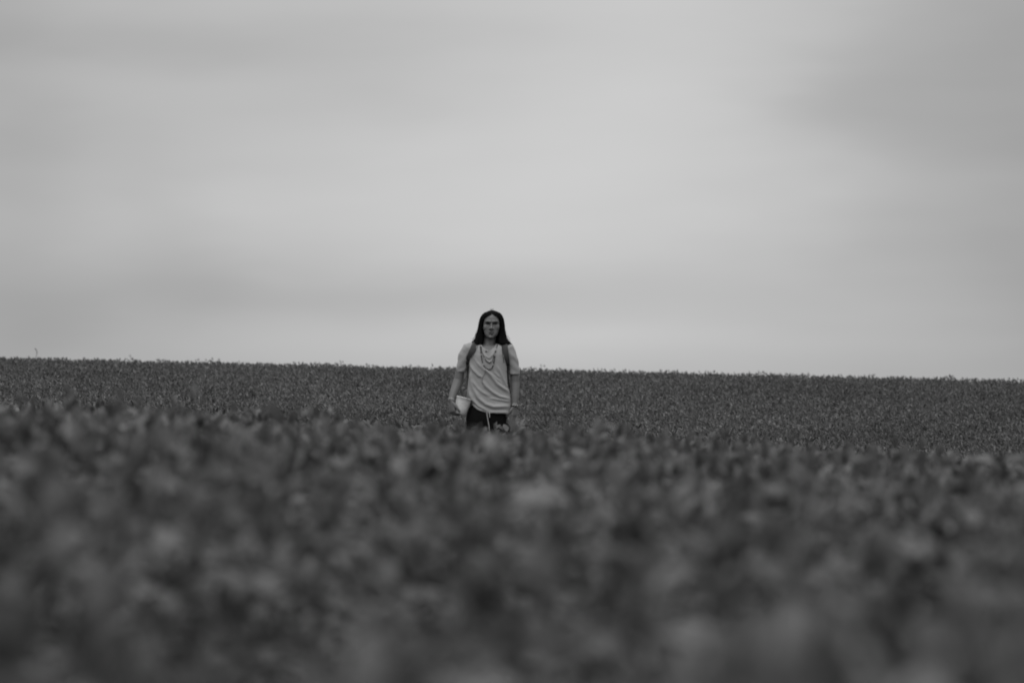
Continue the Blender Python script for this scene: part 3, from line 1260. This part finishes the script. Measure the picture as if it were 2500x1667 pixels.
def ribbon(path, widths, thick, mat, name, parent, ref=None):
    """flat band that follows path; its width lies across the path, along the cloth"""
    g = Geo()
    rings = []
    for i, p_ in enumerate(path):
        t = (path[min(i + 1, len(path) - 1)] - path[max(i - 1, 0)]).normalized()
        outw = Vector((0, -1, 0)) if ref is None else ref[i]
        s = t.cross(outw).normalized()
        nn = s.cross(t).normalized()
        w = widths[i] / 2
        ring = []
        for a, b in ((-1, 0), (-.92, .8), (-.5, 1), (0, 1.08), (.5, 1), (.92, .8), (1, 0), (.92, -.8), (0, -1), (-.92, -.8)):
            ring.append(p_ + s * w * a + nn * thick * .5 * b)
        rings.append(ring)
    g.loft(rings)
    o = g.obj(name, mat, parent)
    fix_normals(o.data)
    return o


def build_backpack():
    root = empty('backpack', (PX, PY, PZ))
    tag(root, 'grey backpack worn by the person, its two straps over the shoulders', 'backpack')
    g = Geo()
    rows = [(1.01, .13, .05), (1.03, .16, .075), (1.10, .168, .09), (1.22, .168, .095), (1.33, .155, .085), (1.40, .13, .065), (1.425, .09, .04)]
    H = TOP - 1.75
    g.loft([ellipse(Vector((-.035, .235, z + H)), w, d, n=28, e=3.2) for z, w, d in rows])
    me = remesh(g, .01, smooth=2)
    co, no = coords(me), normals(me)
    nz = np.array([noise.noise(Vector((a * 8, b * 8, c * 8))) for a, b, c in co])
    set_coords(me, co + no * (nz * .01)[:, None])
    me.materials.append(M['pack'])
    me.polygons.foreach_set('use_smooth', [True] * len(me.polygons))
    b = bpy.data.objects.new('bag', me)
    COL.objects.link(b)
    b.parent = root
    p2 = Geo()
    p2.loft([ellipse(Vector((-.035, .32, z + H)), w, d, n=20, e=3.2) for z, w, d in ((1.04, .09, .03), (1.06, .12, .045), (1.2, .12, .05), (1.22, .10, .03))])
    p2.obj('front_pocket', M['pack'], root)
    top = Geo()
    top.tube([Vector((-.07, .16, 1.41 + H)), Vector((-.06, .15, 1.44 + H)), Vector((-.01, .15, 1.44 + H)), Vector((0, .16, 1.41 + H))], .006, n=8)
    top.obj('grab_handle', M['webbing'], root)

    def strap(front, over, wd, web, webw, endp):
        path = [Vector(p_) for p_ in over] + [on_front(x, y, .008) for x, y in front]
        ws = [wd * .9] * len(over) + [wd] * (len(front) - 2) + [wd * .9, wd * .6]
        ref = [Vector((0, .8, .6)), Vector((0, .3, 1)), Vector((0, -.5, .9))][:len(over)] + [Vector((0, -1, .1))] * len(front)
        s = ribbon(path, ws, .014, M['strap'], 'shoulder_strap', root, ref)
        # stitched edge seams
        for sd_ in (-1, 1):
            q = [on_front(x + sd_ * wd * 1377 * .36, y, .0165) for x, y in front[:-1]]
            se = Geo()
            se.tube(q, .0022, n=6)
            se.obj('seam', M['webbing'], s)
        wp = [on_front(x, y, .006, -.10) for x, y in web]
        wp = [wp[0]] + [Vector((q.x, min(max(q.y, wp[0].y - .01), wp[0].y + .03 * k_), q.z)) for k_, q in enumerate(wp[1:], 1)] + [Vector(p_) for p_ in endp]
        ribbon(wp, [webw] * len(wp), .004, M['webbing'], 'adjuster_strap', root,
               [Vector((0, -1, 0))] * len(web) + [Vector((-1 if front[0][0] < 600 else 1, -.3, 0))] * len(endp))
        bx, by = web[0]
        bk = on_front(bx, by, .012)
        k = Geo()
        k.loft([ellipse(bk + Vector((0, y, 0)), webw * .75, .001, n=12, e=4) if False else
                [bk + Vector((math.copysign(abs(math.cos(t)) ** .5, math.cos(t)) * webw * .7, y, math.copysign(abs(math.sin(t)) ** .5, math.sin(t)) * .012))
                 for t in [2 * math.pi * j / 12 + .26 for j in range(12)]] for y in (-.005, .005)])
        k.obj('buckle', M['webbing'], root)
    strap([(478, 492), (462, 530), (445, 570), (425, 610), (405, 645), (397, 672)],
          [(zX(505), .15, zZ(480)), (zX(495), .07, zZ(440)), (zX(486), -.02, zZ(452))], .062,
          [(396, 690), (396, 740)], .026, [(zX(384), -.02, zZ(800)), (zX(392), .10, zZ(860)), (zX(420), .16, zZ(900))])
    strap([(815, 492), (819, 530), (824, 580), (833, 640), (842, 690), (846, 715)],
          [(zX(790), .15, zZ(480)), (zX(802), .07, zZ(440)), (zX(810), -.02, zZ(452))], .058,
          [(847, 735), (850, 800), (852, 860)], .026, [(zX(872), -.04, zZ(960)), (zX(884), .05, zZ(1040)), (zX(850), .16, zZ(1050))])
    return root


def build_pail():
    # axis of the pail from its base centre to its mouth centre
    base = zp(299, 1284, -.068)
    mouth = zp(351, 1094, -.062)
    root = empty('pail', Vector((PX, PY, PZ)) + base)
    tag(root, 'small pale round pail held tilted against the hip by the person', 'pail')
    ax = (mouth - base).normalized()
    L = (mouth - base).length
    u = ax.cross(Vector((0, 1, 0))).normalized()
    w = u.cross(ax).normalized()
    prof_o = [(0, .040), (0.0, .050), (.02, .053), (.35, .0575), (.7, .0625), (.94, .066), (.95, .0675), (1.0, .0675), (1.0, .064)]
    prof_i = [(1.0, .064), (.9, .062), (.4, .055), (.06, .049), (.05, .0)]
    n = 40

    def rev(prof, r_noise=0):
        g = Geo()
        rings = []
        for t, r_ in prof:
            rings.append([ax * L * t + (u * math.cos(2 * math.pi * j / n) + w * math.sin(2 * math.pi * j / n)) *
                          (r_ + (.0012 * noise.noise(Vector((j * .35, t * 5, 1))) if r_ > .045 else 0)) for j in range(n)])
        return g, rings
    g, rings = rev([(0, .0005)] + prof_o)
    g.loft(rings, cap=False)
    o = g.obj('outer_wall', M['pail'], root)
    fix_normals(o.data)
    g, rings = rev(prof_i[:-1] + [(.05, .0005)])
    g.loft(rings, cap=False)
    g.obj('inside', M['pail_inside'], root)
    return root


person, body = build_person()
shirt = build_shirt(person)
trousers = build_trousers(person)
hair = build_hair(person)


def jewellery():
    necklace(person, [(536, 462, -.055), (538, 500, -.08), (545, 560, 0), (550, 620, 0), (562, 680, 0), (582, 732, 0), (612, 758, 0), (648, 772, 0),
                      (676, 748, 0), (692, 705, 0), (702, 650, 0), (711, 590, 0), (718, 540, 0), (731, 495, -.08), (738, 462, -.055)], 'long_necklace', .0046,
             (M['bead_dark'], M['bead_light']), lambda i, n: i in (3, 12, int(n * .37), int(n * .38), int(n * .39), int(n * .62), int(n * .63), int(n * .78), int(n * .79), int(n * .80), n - 6, n - 7, n - 8))
    necklace(person, [(548, 505, 0), (556, 560, 0), (580, 620, 0), (610, 670, 0), (645, 692, 0), (680, 660, 0), (702, 600, 0), (716, 550, 0), (722, 505, 0)],
             'short_necklace', .0033, (M['bead_dark'], M['bead_light']), lambda i, n: i % 11 == 5)
    necklace(person, [(560, 505, 0), (575, 530, 0), (605, 556, 0), (640, 545, 0), (670, 525, 0), (690, 505, 0)], 'thin_chain', .0017,
             (M['bead_light'], M['bead_light']), lambda i, n: False)
    pd = Geo()
    pd.ball(on_front(605, 560, .004), (.006, .003, .008), n=10, m=8)
    pd.obj('pendant', M['bead_dark'], person)
    wire = Geo()
    wire.tube([on_front(x, y, .003) for x, y in ((594, 770), (600, 800), (585, 830), (565, 860), (558, 900), (566, 940))], .0014, n=6)
    wire.obj('earphone_wire', M['bead_dark'], person)
    # wrists
    ar = (zp(*ARM_R[-1][:3]) - zp(*ARM_R[-2][:3])).normalized()
    al = (zp(*ARM_L[-1][:3]) - zp(*ARM_L[-2][:3])).normalized()
    for k in (0, 1):
        bracelet(person, zp(204, 1116, -.078) + ar * .011 * k, ar, .0275, .0024, M['bead_light'])
    bracelet(person, zp(934, 1172, -.028), al, .0275, .0024, M['bead_light'])
    bracelet(person, zp(934, 1188, -.031), al, .0275, .0022, M['metal'])
    bracelet(person, zp(935, 1206, -.034), (al + Vector((-.35, 0, 0))), .033, .004, M['bead_dark'])


jewellery()
build_backpack()
build_pail()
